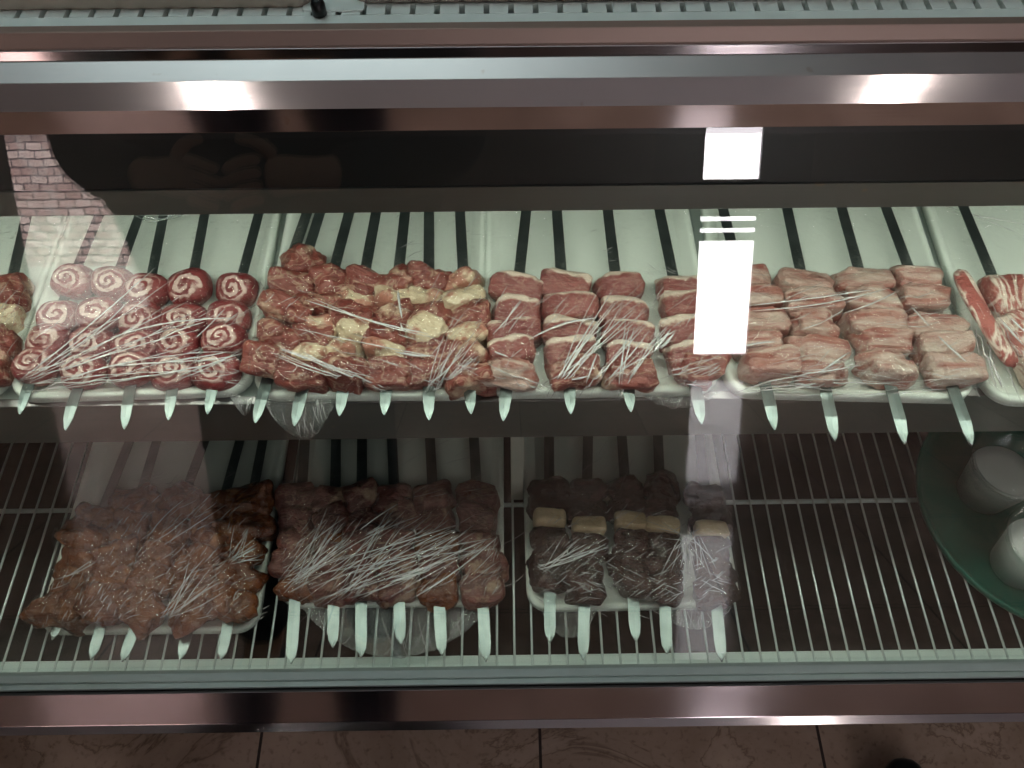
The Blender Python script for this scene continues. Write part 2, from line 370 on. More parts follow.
# wire rack
RZ = .47
rack = empty('wire_rack', (0, .5, RZ)); tag(rack, 'white wire rack carrying the lower row of trays', 'rack')
ya = kk(667)*(1.6-RZ); yb = .93
mb = MB(); pitch = (at(928, 665, RZ)-at(910.3, 665, RZ)).length*1.0
x = at(4.5, 661, RZ).x - 30*pitch
while x < 1.2:
    mb.tube([(x, ya-.5, .0), (x, ya-.5+.002, .001), (x, yb-.5, .001)], .00165, 8); x += pitch
mb.obj('wire_grid', 'wire_white', rack, True)
for py, rr in ((505, .0036),):
    yy = kk(py)*(1.6-RZ+.006)
    MB().tube([(-1.25, yy-.5, -.006), (1.25, yy-.5, -.006)], rr, 10).obj('cross_bar', 'wire_white', rack, True)
MB().tube([(-1.25, yb-.5, -.006), (1.25, yb-.5, -.006)], .0036, 10).obj('cross_bar', 'wire_white', rack, True)

# things lying on the counter top
def rrect(cx, cy, w, d, r, n=6):
    pts = []
    for sx, sy, a0 in ((1, 1, 0), (-1, 1, 90), (-1, -1, 180), (1, -1, 270)):
        for i in range(n+1):
            a = R(a0+90*i/n); pts.append((cx+sx*(w/2-r)+r*math.cos(a), cy+sy*(d/2-r)+r*math.sin(a)))
    return pts
def slab(pts, z0, z1):
    k = len(pts); mb = MB(); mb.add([(x, y, z0) for x, y in pts]+[(x, y, z1) for x, y in pts], [(i, (i+1) % k, k+(i+1) % k, k+i) for i in range(k)]+[tuple(range(k-1, -1, -1)), tuple(range(k, 2*k))]); return mb
zt = z1
ee = at(312, 8.5, zt+.001); L0 = -1.2
o = slab(rrect((L0+ee.x)/2, ee.y+.1, ee.x-L0, .2, .012), zt+.001, zt+.013).obj('steel_plate', 'steel_tray'); bev(o, .002); tag(o, 'brown steel plate with rounded corner lying on the counter at left', 'plate', 'steel plates on the counter top')
ee2 = at(352, 4.5, zt+.001)
o = slab(rrect((1.2+ee2.x)/2, ee2.y+.1, 1.2-ee2.x, .2, .012), zt+.001, zt+.013).obj('steel_plate', 'steel_tray'); bev(o, .002); tag(o, 'brown steel plate with rounded corner lying on the counter at right', 'plate', 'steel plates on the counter top')
sc = at(316, 3, zt+.01); o = MB().lathe([(0, .012), (.004, .012), (.0055, .008), (.0055, 0), (0, 0)], 16, 0, (0, 0, 0)).obj('dark_bolt', 'screw_dark', None, True); o.location = (sc.x+.001, sc.y, zt+.001); tag(o, 'small black bolt head at the corner of the left steel plate', 'bolt')
cp0, cp1 = at(302, 11, zt+.002), at(364, 10, zt+.002)
o = slab(rrect((cp0.x+cp1.x)/2, cp0.y+.03, cp1.x-cp0.x, .06, .003), zt+.0006, zt+.0026).obj('clear_plate', 'panel_green'); bev(o, .0005); tag(o, 'pale greenish tag plate between the two steel plates on the counter', 'plate')

# ------------------------------------------------------------------ trays, meat, film
def foam_tray(cx, cy, z, w, d, rz, label, group, mat='white_foam', hgt=.016, rim=.009, name='foam_tray'):
    th = [rrect(0, 0, w-2*i, d-2*i, max(.006, .03-i), 6) for i in (0, .001, rim-.003, rim, rim+.010)]
    lv = [(0, 0.004), (0, hgt-.003), (1, hgt), (2, hgt), (3, hgt-.002), (4, .0035)]
    loops = [[(x, y, zz) for x, y in th[i]] for i, zz in lv]
    under = [[(x, y, .0) for x, y in rrect(0, 0, w-.03, d-.03, .02, 6)]]
    loops = under+loops; k = len(loops[0]); v = [p for l in loops for p in l]
    f = [(a*k+i, a*k+(i+1) % k, (a+1)*k+(i+1) % k, (a+1)*k+i) for a in range(len(loops)-1) for i in range(k)]
    f += [tuple(range(k-1, -1, -1)), tuple((len(loops)-1)*k+i for i in range(k))]
    o = obj(name, v, f, mat); o.location = (cx, cy, z); o.rotation_euler = (0, 0, rz)
    for p in o.data.polygons[-2:]: p.use_smooth = False
    return tag(o, label, 'tray', group)

def blob(w, d, h, seed, e=.62, amp=.14, fr=45., nu=34, nv=22):
    """a rounded irregular lump (superellipsoid + noise)"""
    def sg(x, p): return math.copysign(abs(x)**p, x)
    v = []; s = Vector((seed*3.1, seed*1.7, seed*.9))
    for i in range(nv+1):
        ph = -math.pi/2+math.pi*i/nv
        for j in range(nu):
            th = 2*math.pi*j/nu
            p = Vector((w/2*sg(math.cos(ph), e)*sg(math.cos(th), e), d/2*sg(math.cos(ph), e)*sg(math.sin(th), e), h/2*sg(math.sin(ph), e)))
            q = p*fr+s
            if i in (0, nv): q = Vector((0, 0, p.z))*fr+s
            k = 1+amp*noise.noise(q)*1.5+amp*.6*noise.noise(q*2.1+s)-amp*.55*max(0, .25-abs(noise.noise(q*1.6)))*2+amp*.3*noise.noise(q*4.7)
            v.append(p*k)
    f = [(i*nu+j, i*nu+(j+1) % nu, (i+1)*nu+(j+1) % nu, (i+1)*nu+j) for i in range(nv) for j in range(nu)]
    return v, f

def blade_mesh(L, w=.0135, th=.0014, tipl=.028, bend=0.):
    # lies along local -Y (tip) .. +Y ; tip at y=0
    prof = [(0, .0006), (.004, .0026), (tipl*.45, w*.40), (tipl, w*.5), (L*.5, w*.5), (L, w*.46)]
    v = []; f = []
    for y, hw in prof:
        zb = -bend*max(0, 1-y/.06)**2
        v += [(-hw, y, zb-th/2), (hw, y, zb-th/2), (hw, y, zb+th/2), (0, y, zb+th/2+.0005), (-hw, y, zb+th/2)]
    n = 5
    for i in range(len(prof)-1):
        for j in range(n): f.append((i*n+j, i*n+(j+1) % n, (i+1)*n+(j+1) % n, (i+1)*n+j))
    f += [tuple(range(n-1, -1, -1)), tuple((len(prof)-1)*n+j for j in range(n))]
    return v, f

SEED = [0]
def piece(kind, root, y, w, d, h, z=0, x=0, tilt=0, yaw=0, mat=None, roll=0):
    SEED[0] += 1; s = SEED[0]
    spec = dict(roll=('meat_roll', 'meat_roll', .80, .08), chunk=('meat_chunk', 'meat_chunk', .55, .30), fat=('fat_piece', 'meat_fat', .55, .26),
                slab=('meat_slab', 'meat_slab', .45, .16), rib=('rib_piece', 'meat_rib', .45, .17), boneless=('meat_chunk', 'meat_rib', .6, .28), marinated=('marinated_chunk', 'meat_marinated', .66, .30),
                dark=('meat_chunk', 'meat_dark', .6, .2), liver=('liver_piece', 'meat_liver', .75, .24), palefat=('fat_cube', 'meat_fat_pale', .4, .10))[kind]
    v, f = blob(w, d, h, s, spec[2], spec[3], 38 if kind != 'roll' else 26)
    o = obj(spec[0], v, f, mat or spec[1], root)
    o.location = (x, y, z); o.rotation_euler = (tilt, roll, yaw)
    return o

ALLV = {}
def skewer(back, tip, z, rows, label, group, key, w=.0135, bend=.0, longer=.12, tiplen=.028, shift=0.):
    """rows: list of (py, kind, w, d, h, dict) placed where pixel-row py crosses the skewer"""
    A = at(back[0], back[1], z); B = at(tip[0], tip[1], z-bend*.8)
    A.z = B.z = z
    d = (A-B); L = d.length; rz = math.atan2(-d.x, d.y)
    root = empty('kebab_skewer', B, rz); tag(root, label, 'kebab', group)
    v, f = blade_mesh(L+longer, w, .0014, tiplen, bend); obj('blade', v, f, 'blade_steel', root, False)
    dn = d.normalized()
    for r in rows:
        py, kind, pw, pd, ph = r[:5]; kw = dict(r[5]) if len(r) > 5 else {}
        # find point on the line projecting to row py
        lo, hi = -.05, 1.2
        for _ in range(24):
            m = (lo+hi)/2
            if proj(B+d*m)[1] > py: lo = m
            else: hi = m
        m = (lo+hi)/2
        o = piece(kind, root, m*L, pw, pd, ph, **kw)
        M = Matrix.Translation(B) @ Matrix.Rotation(rz, 4, 'Z') @ Matrix.Translation(o.location) @ o.rotation_euler.to_matrix().to_4x4()
        ALLV.setdefault(key, []).append(np.array([tuple(M @ Vector(c)) for c in [vv.co for vv in o.data.vertices]]))
    return root

J = lambda a, b: rnd.uniform(a, b)

def cling(key, cx, cy, z, w, d, rz, label, folds, rimh=.018, drop=.014, flaps=(), back_open=False, step=.0045, iters=140):
    """film stretched over what stands in the tray: obstacle height field relaxed like a membrane"""
    nx = int(w/step); ny = int(d/step); H = np.full((ny+1, nx+1), -1.)
    c, s = math.cos(-rz), math.sin(-rz)
    V = np.concatenate(ALLV[key]) if key in ALLV else np.zeros((0, 3))
    ob = np.full((ny+1, nx+1), rimh*.35)
    for p in V:
        x = (p[0]-cx)*c-(p[1]-cy)*s; y = (p[0]-cx)*s+(p[1]-cy)*c
        i = int(round((y+d/2)/d*ny)); j = int(round((x+w/2)/w*nx))
        for a in (-1, 0, 1):
            for b in (-1, 0, 1):
                if 0 <= i+a <= ny and 0 <= j+b <= nx: ob[i+a, j+b] = max(ob[i+a, j+b], p[2]-z+.0015-.0015*(abs(a)+abs(b)))
    ob[0, :] = ob[-1, :] = np.maximum(rimh, 0); ob[:, 0] = ob[:, -1] = rimh
    h = ob.copy(); h = np.maximum(h, rimh)
    for _ in range(iters):
        a = h.copy(); a[1:-1, 1:-1] = (h[:-2, 1:-1]+h[2:, 1:-1]+h[1:-1, :-2]+h[1:-1, 2:])/4
        h = np.maximum(a, ob); h[0, :] = h[-1, :] = rimh; h[:, 0] = h[:, -1] = rimh
    # small crumple
    for i in range(ny+1):
        for j in range(nx+1):
            x = j/nx*w; y = i/ny*d
            h[i, j] += .0010*noise.noise(Vector((x*130+z*9, y*60, cx*7)))+.0006*noise.noise(Vector((x*60, y*190, cx*3)))
    def rim(x, y):   # rounded-corner pull in
        r = .028; ax = abs(x)-(w/2-r); ay = abs(y)-(d/2-r)
        if ax > 0 and ay > 0:
            l = math.hypot(ax, ay)
            if l > r: x = math.copysign((w/2-r)+ax*r/l, x); y = math.copysign((d/2-r)+ay*r/l, y)
        return x, y
    root = empty('plastic_wrap', (cx, cy, z), rz); tag(root, label, 'plastic wrap', 'clear film over the meat trays')
    v = []; f = []
    for i in range(ny+1):
        for j in range(nx+1):
            x, y = rim((j/nx-.5)*(w+.002), (i/ny-.5)*(d+.002)); v.append((x, y, h[i, j]))
    W = nx+1
    f = [(i*W+j, i*W+j+1, (i+1)*W+j+1, (i+1)*W+j) for i in range(ny) for j in range(nx)]
    ring = [j for j in range(W)]+[i*W+nx for i in range(1, ny+1)]+[ny*W+j for j in range(nx-1, -1, -1)]+[i*W for i in range(ny-1, 0, -1)]
    b = len(v)
    for k, idx in enumerate(ring):
        x, y, zz = v[idx]; v.append((x*1.004, y*1.004, rimh-drop))
    n = len(ring)
    f += [(ring[k], b+k, b+(k+1) % n, ring[(k+1) % n]) for k in range(n)]
    obj('film', v, f, 'cling_film', root)
    def hz(x, y):     # film height at world x,y
        lx = (x-cx)*c-(y-cy)*s; ly = (x-cx)*s+(y-cy)*c
        u = (lx+w/2)/w*nx; t = (ly+d/2)/d*ny
        if not (0 <= u <= nx and 0 <= t <= ny): return rimh-.002
        i = min(ny-1, int(t)); j = min(nx-1, int(u)); fu = u-j; ft = t-i
        return (h[i, j]*(1-fu)+h[i, j+1]*fu)*(1-ft)+(h[i+1, j]*(1-fu)+h[i+1, j+1]*fu)*ft
    def onfilm(px, py):
        zz = z+.03
        for _ in range(8):
            p = at(px, py, zz); zz = zz*.4+.6*(z+hz(p.x, p.y))
        p = at(px, py, zz); return p
    mb = MB()
    Mi = (Matrix.Translation((cx, cy, z)) @ Matrix.Rotation(rz, 4, 'Z')).inverted()
    for (x0, y0, x1, y1, r) in folds:
        k = max(6, int(math.hypot(x1-x0, y1-y0)/5)); pts = []; rs = []
        bow = J(-.05, .05)*math.hypot(x1-x0, y1-y0); hh = []
        for i in range(k+1):
            u = i/k; p = onfilm(x0+(x1-x0)*u+bow*math.sin(math.pi*u)*.5, y0+(y1-y0)*u+bow*math.sin(math.pi*u)); pts.append(p); hh.append(p.z)
            rs.append(r*(.25+math.sin(math.pi*min(1, max(0, u)))**.6*J(.6, 1.1)))
        # folds are taut: keep the upper hull of heights roughly
        for _ in range(6):
            hh = [hh[0]]+[max(hh[i], (hh[i-1]+hh[i+1])/2) for i in range(1, k)]+[hh[-1]]
        pts = [Mi @ Vector((p.x, p.y, q+.0004)) for p, q in zip(pts, hh)]
        mb.tube(pts, rs, 5)
    if mb.v: mb.obj('creases', 'film_fold_glint', root, True)['kind'] = 'stuff'  # raised folds in white, doubling as painted glints along the film's wrinkles
    return root, Mi

def fan(x0, y0, a, b, n, r=.00045, j0=5, j1=5):
    out = []
    for i in range(n):
        u = (i+J(.1, .9))/n; out.append((x0+J(-j0, j0), y0+J(-j0*.6, j0*.6), a[0]+(b[0]-a[0])*u+J(-j1, j1), a[1]+(b[1]-a[1])*u+J(-j1, j1), r*J(.6, 1.5)))
    return out
def hatch(box, ang, n, ln, r=.0003):
    out = []
    for _ in range(n):
        x = J(box[0], box[2]); y = J(box[1], box[3]); a = R(ang+J(-16, 16)); l = J(ln*.4, ln)
        out.append((x, y, x+l*math.cos(a), y-l*math.sin(a), r*J(.5, 1.4)))
    return out
def flap(Mi, root, pts_top, depth, name='loose_film', out=.012, seed=0):
    """loose film hanging in front of the tray edge between two pixels, as a crumpled bag"""
    (x0, y0, z0), (x1, y1, z1_) = pts_top; n = 22; m = 9; v = []
    for i in range(m+1):
        t = i/m
        for j in range(n+1):
            u = j/n; bag = math.sin(math.pi*u)**.6
            x = x0+(x1-x0)*(.5+(u-.5)*(1-.25*t)); y = y0+(y1-y0)*u-out*math.sin(math.pi*t*.8)*bag; zz = z0+(z1_-z0)*u-depth*t*bag
            q = Vector((x*140+seed, zz*110, seed*2.))
            y += .004*noise.noise(q)*(t+.1); zz += .003*noise.noise(q*1.3+Vector((5, 5, 5)))*t
            v.append(Mi @ Vector((x, y, zz)))
    W = n+1; f = [(i*W+j, i*W+j+1, (i+1)*W+j+1, (i+1)*W+j) for i in range(m) for j in range(n)]
    o = obj(name, v, f, 'film_flap', root)
    mb = MB()
    for k in range(16):
        j = rnd.randrange(1, n); j2 = min(n-1, max(1, j+rnd.randrange(-6, 7))); pts = []
        for i in range(m+1):
            jj = j+(j2-j)*i/m; a = int(jj); fr = jj-a; pts.append(v[i*W+a]*(1-fr)+v[i*W+min(n, a+1)]*fr)
        a = rnd.randrange(0, 4); pts = pts[a:rnd.randrange(a+3, m+2)]
        mb.tube(pts, [J(.0002, .0005) for _ in pts], 5)
    mb.obj('creases', 'film_fold_glint', root, True)['kind'] = 'stuff'  # flap folds, their highlights painted white as well

def tray_rect(FL, FR, z, depth):
    a = at(*FL, z); b = at(*FR, z); e = (b-a); rz = math.atan2(e.y, e.x); nv = Vector((-math.sin(rz), math.cos(rz), 0)); c = (a+b)/2+nv*depth/2
    return c.x, c.y, e.length, rz

ZU = .801
UG = 'white foam trays on the upper shelf'
def up_tray(FL, FR, label, depth=.41, name='foam_tray'):
    cx, cy, w, rz = tray_rect(FL, FR, ZU+.016, depth)
    foam_tray(cx, cy, ZU, w, depth, rz, label, UG); return cx, cy, w, rz, depth
ord_ = ['first', 'second', 'third', 'fourth', 'fifth', 'sixth', 'seventh']

# --- upper tray of rolls
tr1 = up_tray((4, 398), (249, 391), 'white foam tray holding the rolled spiral meat skewers')
ZK = ZU+.022
S1 = [((100, 213), (19, 414)), ((140, 213), (65, 430)), ((164, 213), (124, 429)), ((205, 213), (168, 420)), ((259, 213), (207, 414))]
rows1 = [[283, 318, 342, 366], [284, 318, 346, 372], [292, 322, 348, 372], [290, 321, 345, 372], [290, 316, 343, 370]]
for k, ((b, tp), ry) in enumerate(zip(S1, rows1)):
    rows = [(y+J(-2, 2), 'roll', J(.050, .056), J(.041, .046), J(.034, .038), dict(x=J(-.002, .002)+(.004 if k == 0 else 0), z=J(-.001, .004), tilt=R(J(12, 30)), roll=R(J(-8, 8)), yaw=R(J(-9, 9)))) for y in ry]
    skewer(b, tp, ZK, rows, '%s skewer from the left in the tray of rolled spiral meat' % ord_[k], 'rolled meat skewers in the upper left tray', 'u1', bend=.006, w=.0125)
# --- upper tray of chunks
tr2 = up_tray((250, 396), (483, 395), 'white foam tray under six skewers of red meat chunks and fat', .41)
S2 = [((320, 213), (255, 423)), ((349, 213), (294, 426)), ((376, 213), (339, 416)), ((405, 213), (384, 415)), ((429, 213), (429, 420)), ((460, 213), (471, 414))]
rows2 = [[('chunk', 268), ('chunk', 292), ('chunk', 316), ('chunk', 343), ('chunk', 367)],
         [('chunk', 284), ('chunk', 306), ('fat', 327), ('chunk', 342), ('fat', 358), ('chunk', 376)],
         [('chunk', 288), ('fat', 304), ('chunk', 318), ('fat', 336), ('fat', 356), ('chunk', 376)],
         [('chunk', 286), ('fat', 302), ('chunk', 320), ('chunk', 341), ('fat', 358), ('chunk', 375)],
         [('chunk', 282), ('fat', 303), ('chunk', 318), ('fat', 338), ('chunk', 354), ('chunk', 374)],
         [('fat', 284), ('fat', 302), ('chunk', 322), ('fat', 342), ('chunk', 360), ('chunk', 378)]]
for k, ((b, tp), ry) in enumerate(zip(S2, rows2)):
    rows = [(y+J(-2, 2), kd, J(.048, .060)*(.85 if kd == 'fat' else 1), J(.034, .042)*(.72 if kd == 'fat' else 1), J(.034, .046)*(.98 if kd == 'fat' else 1), dict(x=J(-.004, .004), z=J(0, .005)+(.004 if k == 0 else 0), tilt=R(J(-20, 25)), roll=R(J(-16, 16)), yaw=R(J(-22, 22)))) for kd, y in ry]
    skewer(b, tp, ZK, rows, '%s skewer from the left in the upper tray of red chunks with cream fat' % ord_[k], 'red meat chunk skewers in the upper tray', 'u2', bend=.005)
xb = empty('kebab_skewer', at(305, 213, ZU+.012)); tag(xb, 'spare bare steel skewer lying beside the chunk kebabs at the tray back', 'skewer')
v, f = blade_mesh(.30); o = obj('blade', v, f, 'blade_steel', xb, False); pA, pB = at(307, 213, ZU+.012), at(290, 262, ZU+.012)
dd = pA-pB; xb.location = pB-dd.normalized()*.02; xb.rotation_euler = (0, 0, math.atan2(-dd.x, dd.y)); xb.name = 'steel_skewer'
# --- upper tray of slabs
tr3 = up_tray((485, 394), (723, 390), 'white foam tray under four skewers of thick red slabs with white fat edges')
S3 = [((526, 213), (503, 421)), ((557, 213), (571, 414)), ((608, 213), (631, 412)), ((660, 213), (702, 424))]
rows3 = [[(292, 'slab'), (315, 'slab'), (336, 'slab'), (355, 'slab'), (376, 'boneless')], [(291, 'slab'), (311, 'slab'), (334, 'slab'), (354, 'slab'), (374, 'chunk')],
         [(290, 'slab'), (314, 'slab'), (338, 'slab'), (360, 'slab'), (378, 'chunk')], [(291, 'slab'), (311, 'slab'), (334, 'slab'), (358, 'slab'), (372, 'chunk')]]
for k, ((b, tp), ry) in enumerate(zip(S3, rows3)):
    rows = [(y+J(-1, 1), kd, (J(.052, .067) if kd == 'slab' else J(.056, .062)), J(.034, .040), J(.038, .044), dict(x=J(-.002, .003)+(0, .003, .002, .004)[k], z=J(0, .004), tilt=R(J(10, 28)), roll=R(J(-9, 9)), yaw=R(J(-13, 13)+(6, 0, -4, -8)[k]))) for y, kd in ry]
    skewer(b, tp, ZK, rows, '%s skewer from the left in the tray of thick meat slabs' % ord_[k], 'meat slab skewers in the upper tray', 'u3', bend=.005)
# --- upper tray of ribs
tr4 = up_tray((727, 393), (980, 399), 'white foam tray under four skewers of pale bony rib pieces')
S4 = [((724, 213), (775, 430)), ((788, 213), (835, 441)), ((843, 213), (905, 444)), ((888, 213), (972, 445))]
for k, (b, tp) in enumerate(S4):
    ys = [[281, 302, 326, 346, 368], [288, 308, 329, 352, 374], [286, 305, 326, 344, 372], [284, 303, 330, 350, 372]][k]
    rows = []
    for i, y in enumerate(ys):
        kd = 'boneless' if (i == 4 and k in (1, 2)) or (i == 2 and k == 1) else 'rib'
        rows.append((y+J(-1, 1), kd, J(.062, .070) if kd == 'rib' else J(.058, .064), J(.031, .037), J(.034, .042), dict(x=J(-.003, .003)+(.003, -.001, 0, 0)[k], z=J(0, .005), tilt=R(J(-10, 30)), roll=R(J(-5, 5)), yaw=R(J(-10, 2)))))
    skewer(b, tp, ZK, rows, '%s skewer from the left in the tray of pale rib pieces' % ord_[k], 'rib skewers in the upper tray', 'u4', bend=.006)
# --- partial trays at the ends
tr5 = up_tray((990, 400), (1250, 408), 'white foam tray at the right end under the large marbled chops')
tr0 = up_tray((-236, 398), (0, 396), 'white foam tray at the left end of the upper shelf')
b, tp = (962, 213), (1030, 402)
rt = skewer((966, 213), (1052, 420), ZK, [(300, 'slab', .07, .06, .04, dict(mat='meat_chop', x=.014, z=.002)), (335, 'slab', .10, .07, .034, dict(mat='meat_chop', x=.022, z=.004, yaw=R(25))), (368, 'slab', .08, .05, .034, dict(mat='meat_chop', x=.024, z=0))],
            'skewer of large marbled chops cut off by the right edge of the photo', 'chop skewers', 'u5')
A5 = at(950, 300, ZU+.03)
# curved fat-edged chop
vv = []; path = [(958, 268), (968, 290), (984, 318), (1000, 345), (1016, 368)]
mb = MB(); pts = [at(x, y, ZU+.042) for x, y in path]; mb.tube(pts, [.010, .012, .010, .012, .009], 14); mb.v = [(p[0], p[1], ZU+.042+(p[2]-ZU-.042)*.7+.004*noise.noise(Vector(p)*60)) for p in mb.v]
Mi = Matrix.Translation(rt.location) @ Matrix.Rotation(rt.rotation_euler.z, 4, 'Z'); Mi.invert()
mb.v = [tuple(Mi @ Vector(p)) for p in mb.v]; co = mb.obj('chop_rim', 'meat_chop', rt, True)
sb = co.modifiers.new('s', 'SUBSURF'); sb.levels = sb.render_levels = 1
ALLV['u5'].append(np.array([tuple(p) for p in pts for _ in range(1)])+np.array([0, 0, .013]))
skewer((20, 245), (-18, 410), ZK, [(296, 'chunk', .05, .04, .04), (322, 'fat', .04, .03, .04, dict(x=.003)), (345, 'chunk', .05, .04, .04), (372, 'chunk', .046, .04, .04)],
       'meat chunk skewer cut off by the left edge of the photo', 'edge skewers', 'u0')

# films on the upper trays
f1 = fan(24, 383, (150, 262), (222, 330), 6, .0006, 6, 6)+fan(30, 388, (190, 340), (232, 372), 5, .0005, 8, 5)+[(50, 362, 130, 300, .0008), (40, 372, 148, 305, .0006), (110, 338, 235, 318, .0010), (60, 372, 200, 330, .0007), (30, 384, 236, 358, .0008), (115, 366, 228, 352, .0010), (150, 345, 205, 322, .0008), (196, 338, 226, 308, .0006)]
f1 += fan(244, 352, (160, 352), (170, 384), 4, .0005, 4, 8)+hatch((160, 315, 235, 380), 25, 22, 34)+hatch((20, 330, 110, 385), 30, 14, 40)+hatch((150, 360, 240, 386), -4, 10, 40)
f2 = [(305, 300, 428, 334, .0009), (312, 298, 434, 338, .0006), (292, 328, 440, 358, .0006), (270, 352, 380, 386, .0006), (275, 356, 360, 384, .0006), (395, 352, 434, 356, .0014), (398, 290, 402, 318, .0016), (400, 322, 403, 330, .0012), (302, 352, 384, 388, .0010)]
f2 += fan(430, 392, (448, 328), (484, 360), 12, .0005, 5, 4)+fan(283, 350, (340, 372), (392, 392), 6, .0005, 5, 6)+hatch((255, 290, 480, 385), -18, 34, 34)+hatch((430, 290, 482, 380), 48, 22, 30)+hatch((255, 300, 300, 380), 35, 14, 20)+hatch((360, 215, 480, 270), 12, 7, 20)
f3 = fan(545, 392, (600, 290), (650, 312), 8, .0006, 12, 6)+fan(500, 330, (520, 300), (530, 312), 4, .0006, 8, 4)+fan(655, 348, (668, 326), (676, 334), 5, .0011, 6, 3)+[(532, 338, 596, 318, .0012), (560, 366, 612, 318, .0007), (604, 384, 650, 330, .0007), (625, 388, 668, 328, .0007), (548, 386, 590, 376, .0012), (586, 384, 598, 352, .0009), (494, 352, 508, 357, .0012)]
f3 += fan(600, 392, (630, 316), (668, 345), 10, .0005, 22, 8)+fan(545, 390, (480, 360), (500, 392), 5, .0004, 5, 4)+hatch((490, 300, 716, 382), 48, 40, 34)+hatch((660, 350, 720, 388), 15, 14, 44)+hatch((600, 245, 610, 262), 10, 4, 12)+hatch((635, 262, 664, 272), -30, 4, 16)
f4 = [(748, 306, 872, 290, .0009), (752, 311, 890, 288, .0008), (842, 314, 900, 290, .0009), (938, 336, 966, 362, .0012), (910, 306, 930, 328, .0007), (732, 350, 775, 342, .0012), (798, 376, 862, 366, .0009), (800, 330, 846, 308, .0006), (820, 372, 850, 352, .0010)]
f4 += fan(740, 392, (800, 376), (970, 390), 6, .0005, 6, 4)+hatch((740, 290, 970, 390), 12, 40, 34)+hatch((735, 365, 960, 395), 4, 20, 70)+hatch((790, 350, 870, 385), 35, 14, 26)
f5 = [(1000, 320, 1024, 346, .0012), (1010, 318, 1030, 338, .001), (975, 330, 996, 386, .0012), (968, 320, 990, 385, .0008), (985, 345, 1002, 388, .0014), (940, 205, 1020, 235, .0005), (950, 212, 1030, 226, .0005)]+hatch((960, 290, 1024, 390), -55, 16, 40)
f0 = hatch((-10, 290, 20, 390), 60, 10, 50)
wl = {}
for key, tr, lab, fl in (('u0', tr0, 'clear film over the tray at the left end of the upper shelf', f0), ('u1', tr1, 'wrinkled clear film stretched over the rolled meat tray', f1), ('u2', tr2, 'wrinkled clear film over the upper red chunk tray with loose film hanging below', f2), ('u3', tr3, 'clear film with diagonal creases over the thick slab tray', f3), ('u4', tr4, 'clear film pulled over the pale rib tray', f4), ('u5', tr5, 'clear film over the large chops at the right end', f5)):
    cx, cy, w, rz, dp = tr
    wl[key] = cling(key, cx, cy, ZU, w, dp, rz, lab, fl)
def flap_px(key, p0, p1, z, depth, seed, out=.012):
    a = at(*p0, z); b = at(*p1, z); flap(wl[key][1], wl[key][0], ((a.x, a.y, z), (b.x, b.y, z)), depth, out=out, seed=seed)
flap_px('u2', (258, 398), (340, 398), ZU+.010, .055, 3, out=.03)
flap_px('u1', (226, 392), (254, 398), ZU+.010, .030, 9)
flap_px('u3', (640, 395), (722, 392), ZU+.008, .018, 5)
# ring of bunched film at the back of the roll tray
mb = MB()
for k in range(5):
    c = at(160, 205+k, ZU+.03); rx, ry = J(.034, .046), J(.014, .02); a0 = J(-.3, .2)
    mb.tube([(c.x+rx*math.cos(t), c.y+ry*math.sin(t), c.z+.004*math.sin(3*t+k)) for t in [a0+2*math.pi*i/28 for i in range(28)]], [J(.0004, .0011) for _ in range(28)], 5)
mb.v = [tuple(wl['u1'][1] @ Vector(p)) for p in mb.v]
mb.obj('film_bunch', 'film_tube', wl['u1'][0], True)

# --- lower trays
ZL = RZ+.003
LG = 'foam trays on the lower wire rack'
def lo_tray(FL, FR, label, depth, mat='white_foam'):
    cx, cy, w, rz = tray_rect(FL, FR, ZL+.016, depth)
    foam_tray(cx, cy, ZL, w, depth, rz, label, LG, mat); return cx, cy, w, rz, depth
ZKL = ZL+.022
ta = lo_tray((34, 633), (256, 631), 'white foam tray under the orange brown marinated kebabs on the rack', .43)
SA = [((130, 440), (52, 640), 5), ((157, 440), (91, 660), 5), ((205, 440), (122, 662), 5), ((240, 440), (180, 660), 5), ((263, 440), (221, 660), 5)]
for k, (b, tp, n) in enumerate(SA):
    y0, y1 = [(522, 612), (504, 608), (506, 612), (512, 612), (505, 606)][k]
    rows = [(y0+(y1-y0)*i/4+J(-3, 3), 'marinated', J(.060, .076), J(.046, .058), J(.038, .052), dict(x=J(-.004, .004)+(.002, -.002, .004, .0, .0)[k], z=J(0, .008), tilt=R(J(-20, 20)), roll=R(J(-20, 20)), yaw=R(J(-30, 30)))) for i in range(5)]
    skewer(b, tp, ZKL, rows, '%s skewer from the left in the tray of brown marinated meat' % ord_[k], 'marinated kebabs on the lower rack', 'la', w=.0145, tiplen=.02)
tb = lo_tray((276, 606), (504, 604), 'foam tray under the dark red chunk kebabs in the middle of the rack', .38)
SB = [((305, 440), (291, 664)), ((336, 440), (333, 648)), ((362, 440), (361, 658)), ((392, 440), (401, 645)), ((430, 440), (442, 656)), ((474, 440), (486, 662))]
for k, (b, tp) in enumerate(SB):
    y0, y1 = [(504, 588), (502, 586), (500, 586), (502, 586), (500, 590), (498, 590)][k]
    rows = []
    for i in range(5):
        mt = 'meat_fat_pale' if (k, i) in ((0, 4), (1, 2), (4, 4), (4, 2), (3, 4)) and (k, i) != (3, 4) else None
        rows.append((y0+(y1-y0)*i/4+J(-2, 2), 'dark', J(.054, .066), J(.044, .052), J(.034, .046), dict(x=J(-.004, .004), z=J(0, .006)-(.006 if mt else 0), tilt=R(J(-16, 16)), roll=R(J(-14, 14)), yaw=R(J(-20, 20)), mat='meat_marinated' if mt else None)))
    skewer(b, tp, ZKL, rows, '%s skewer from the left in the middle tray of dark red chunks' % ord_[k], 'dark chunk kebabs on the lower rack', 'lb', w=.0155, tiplen=.024)
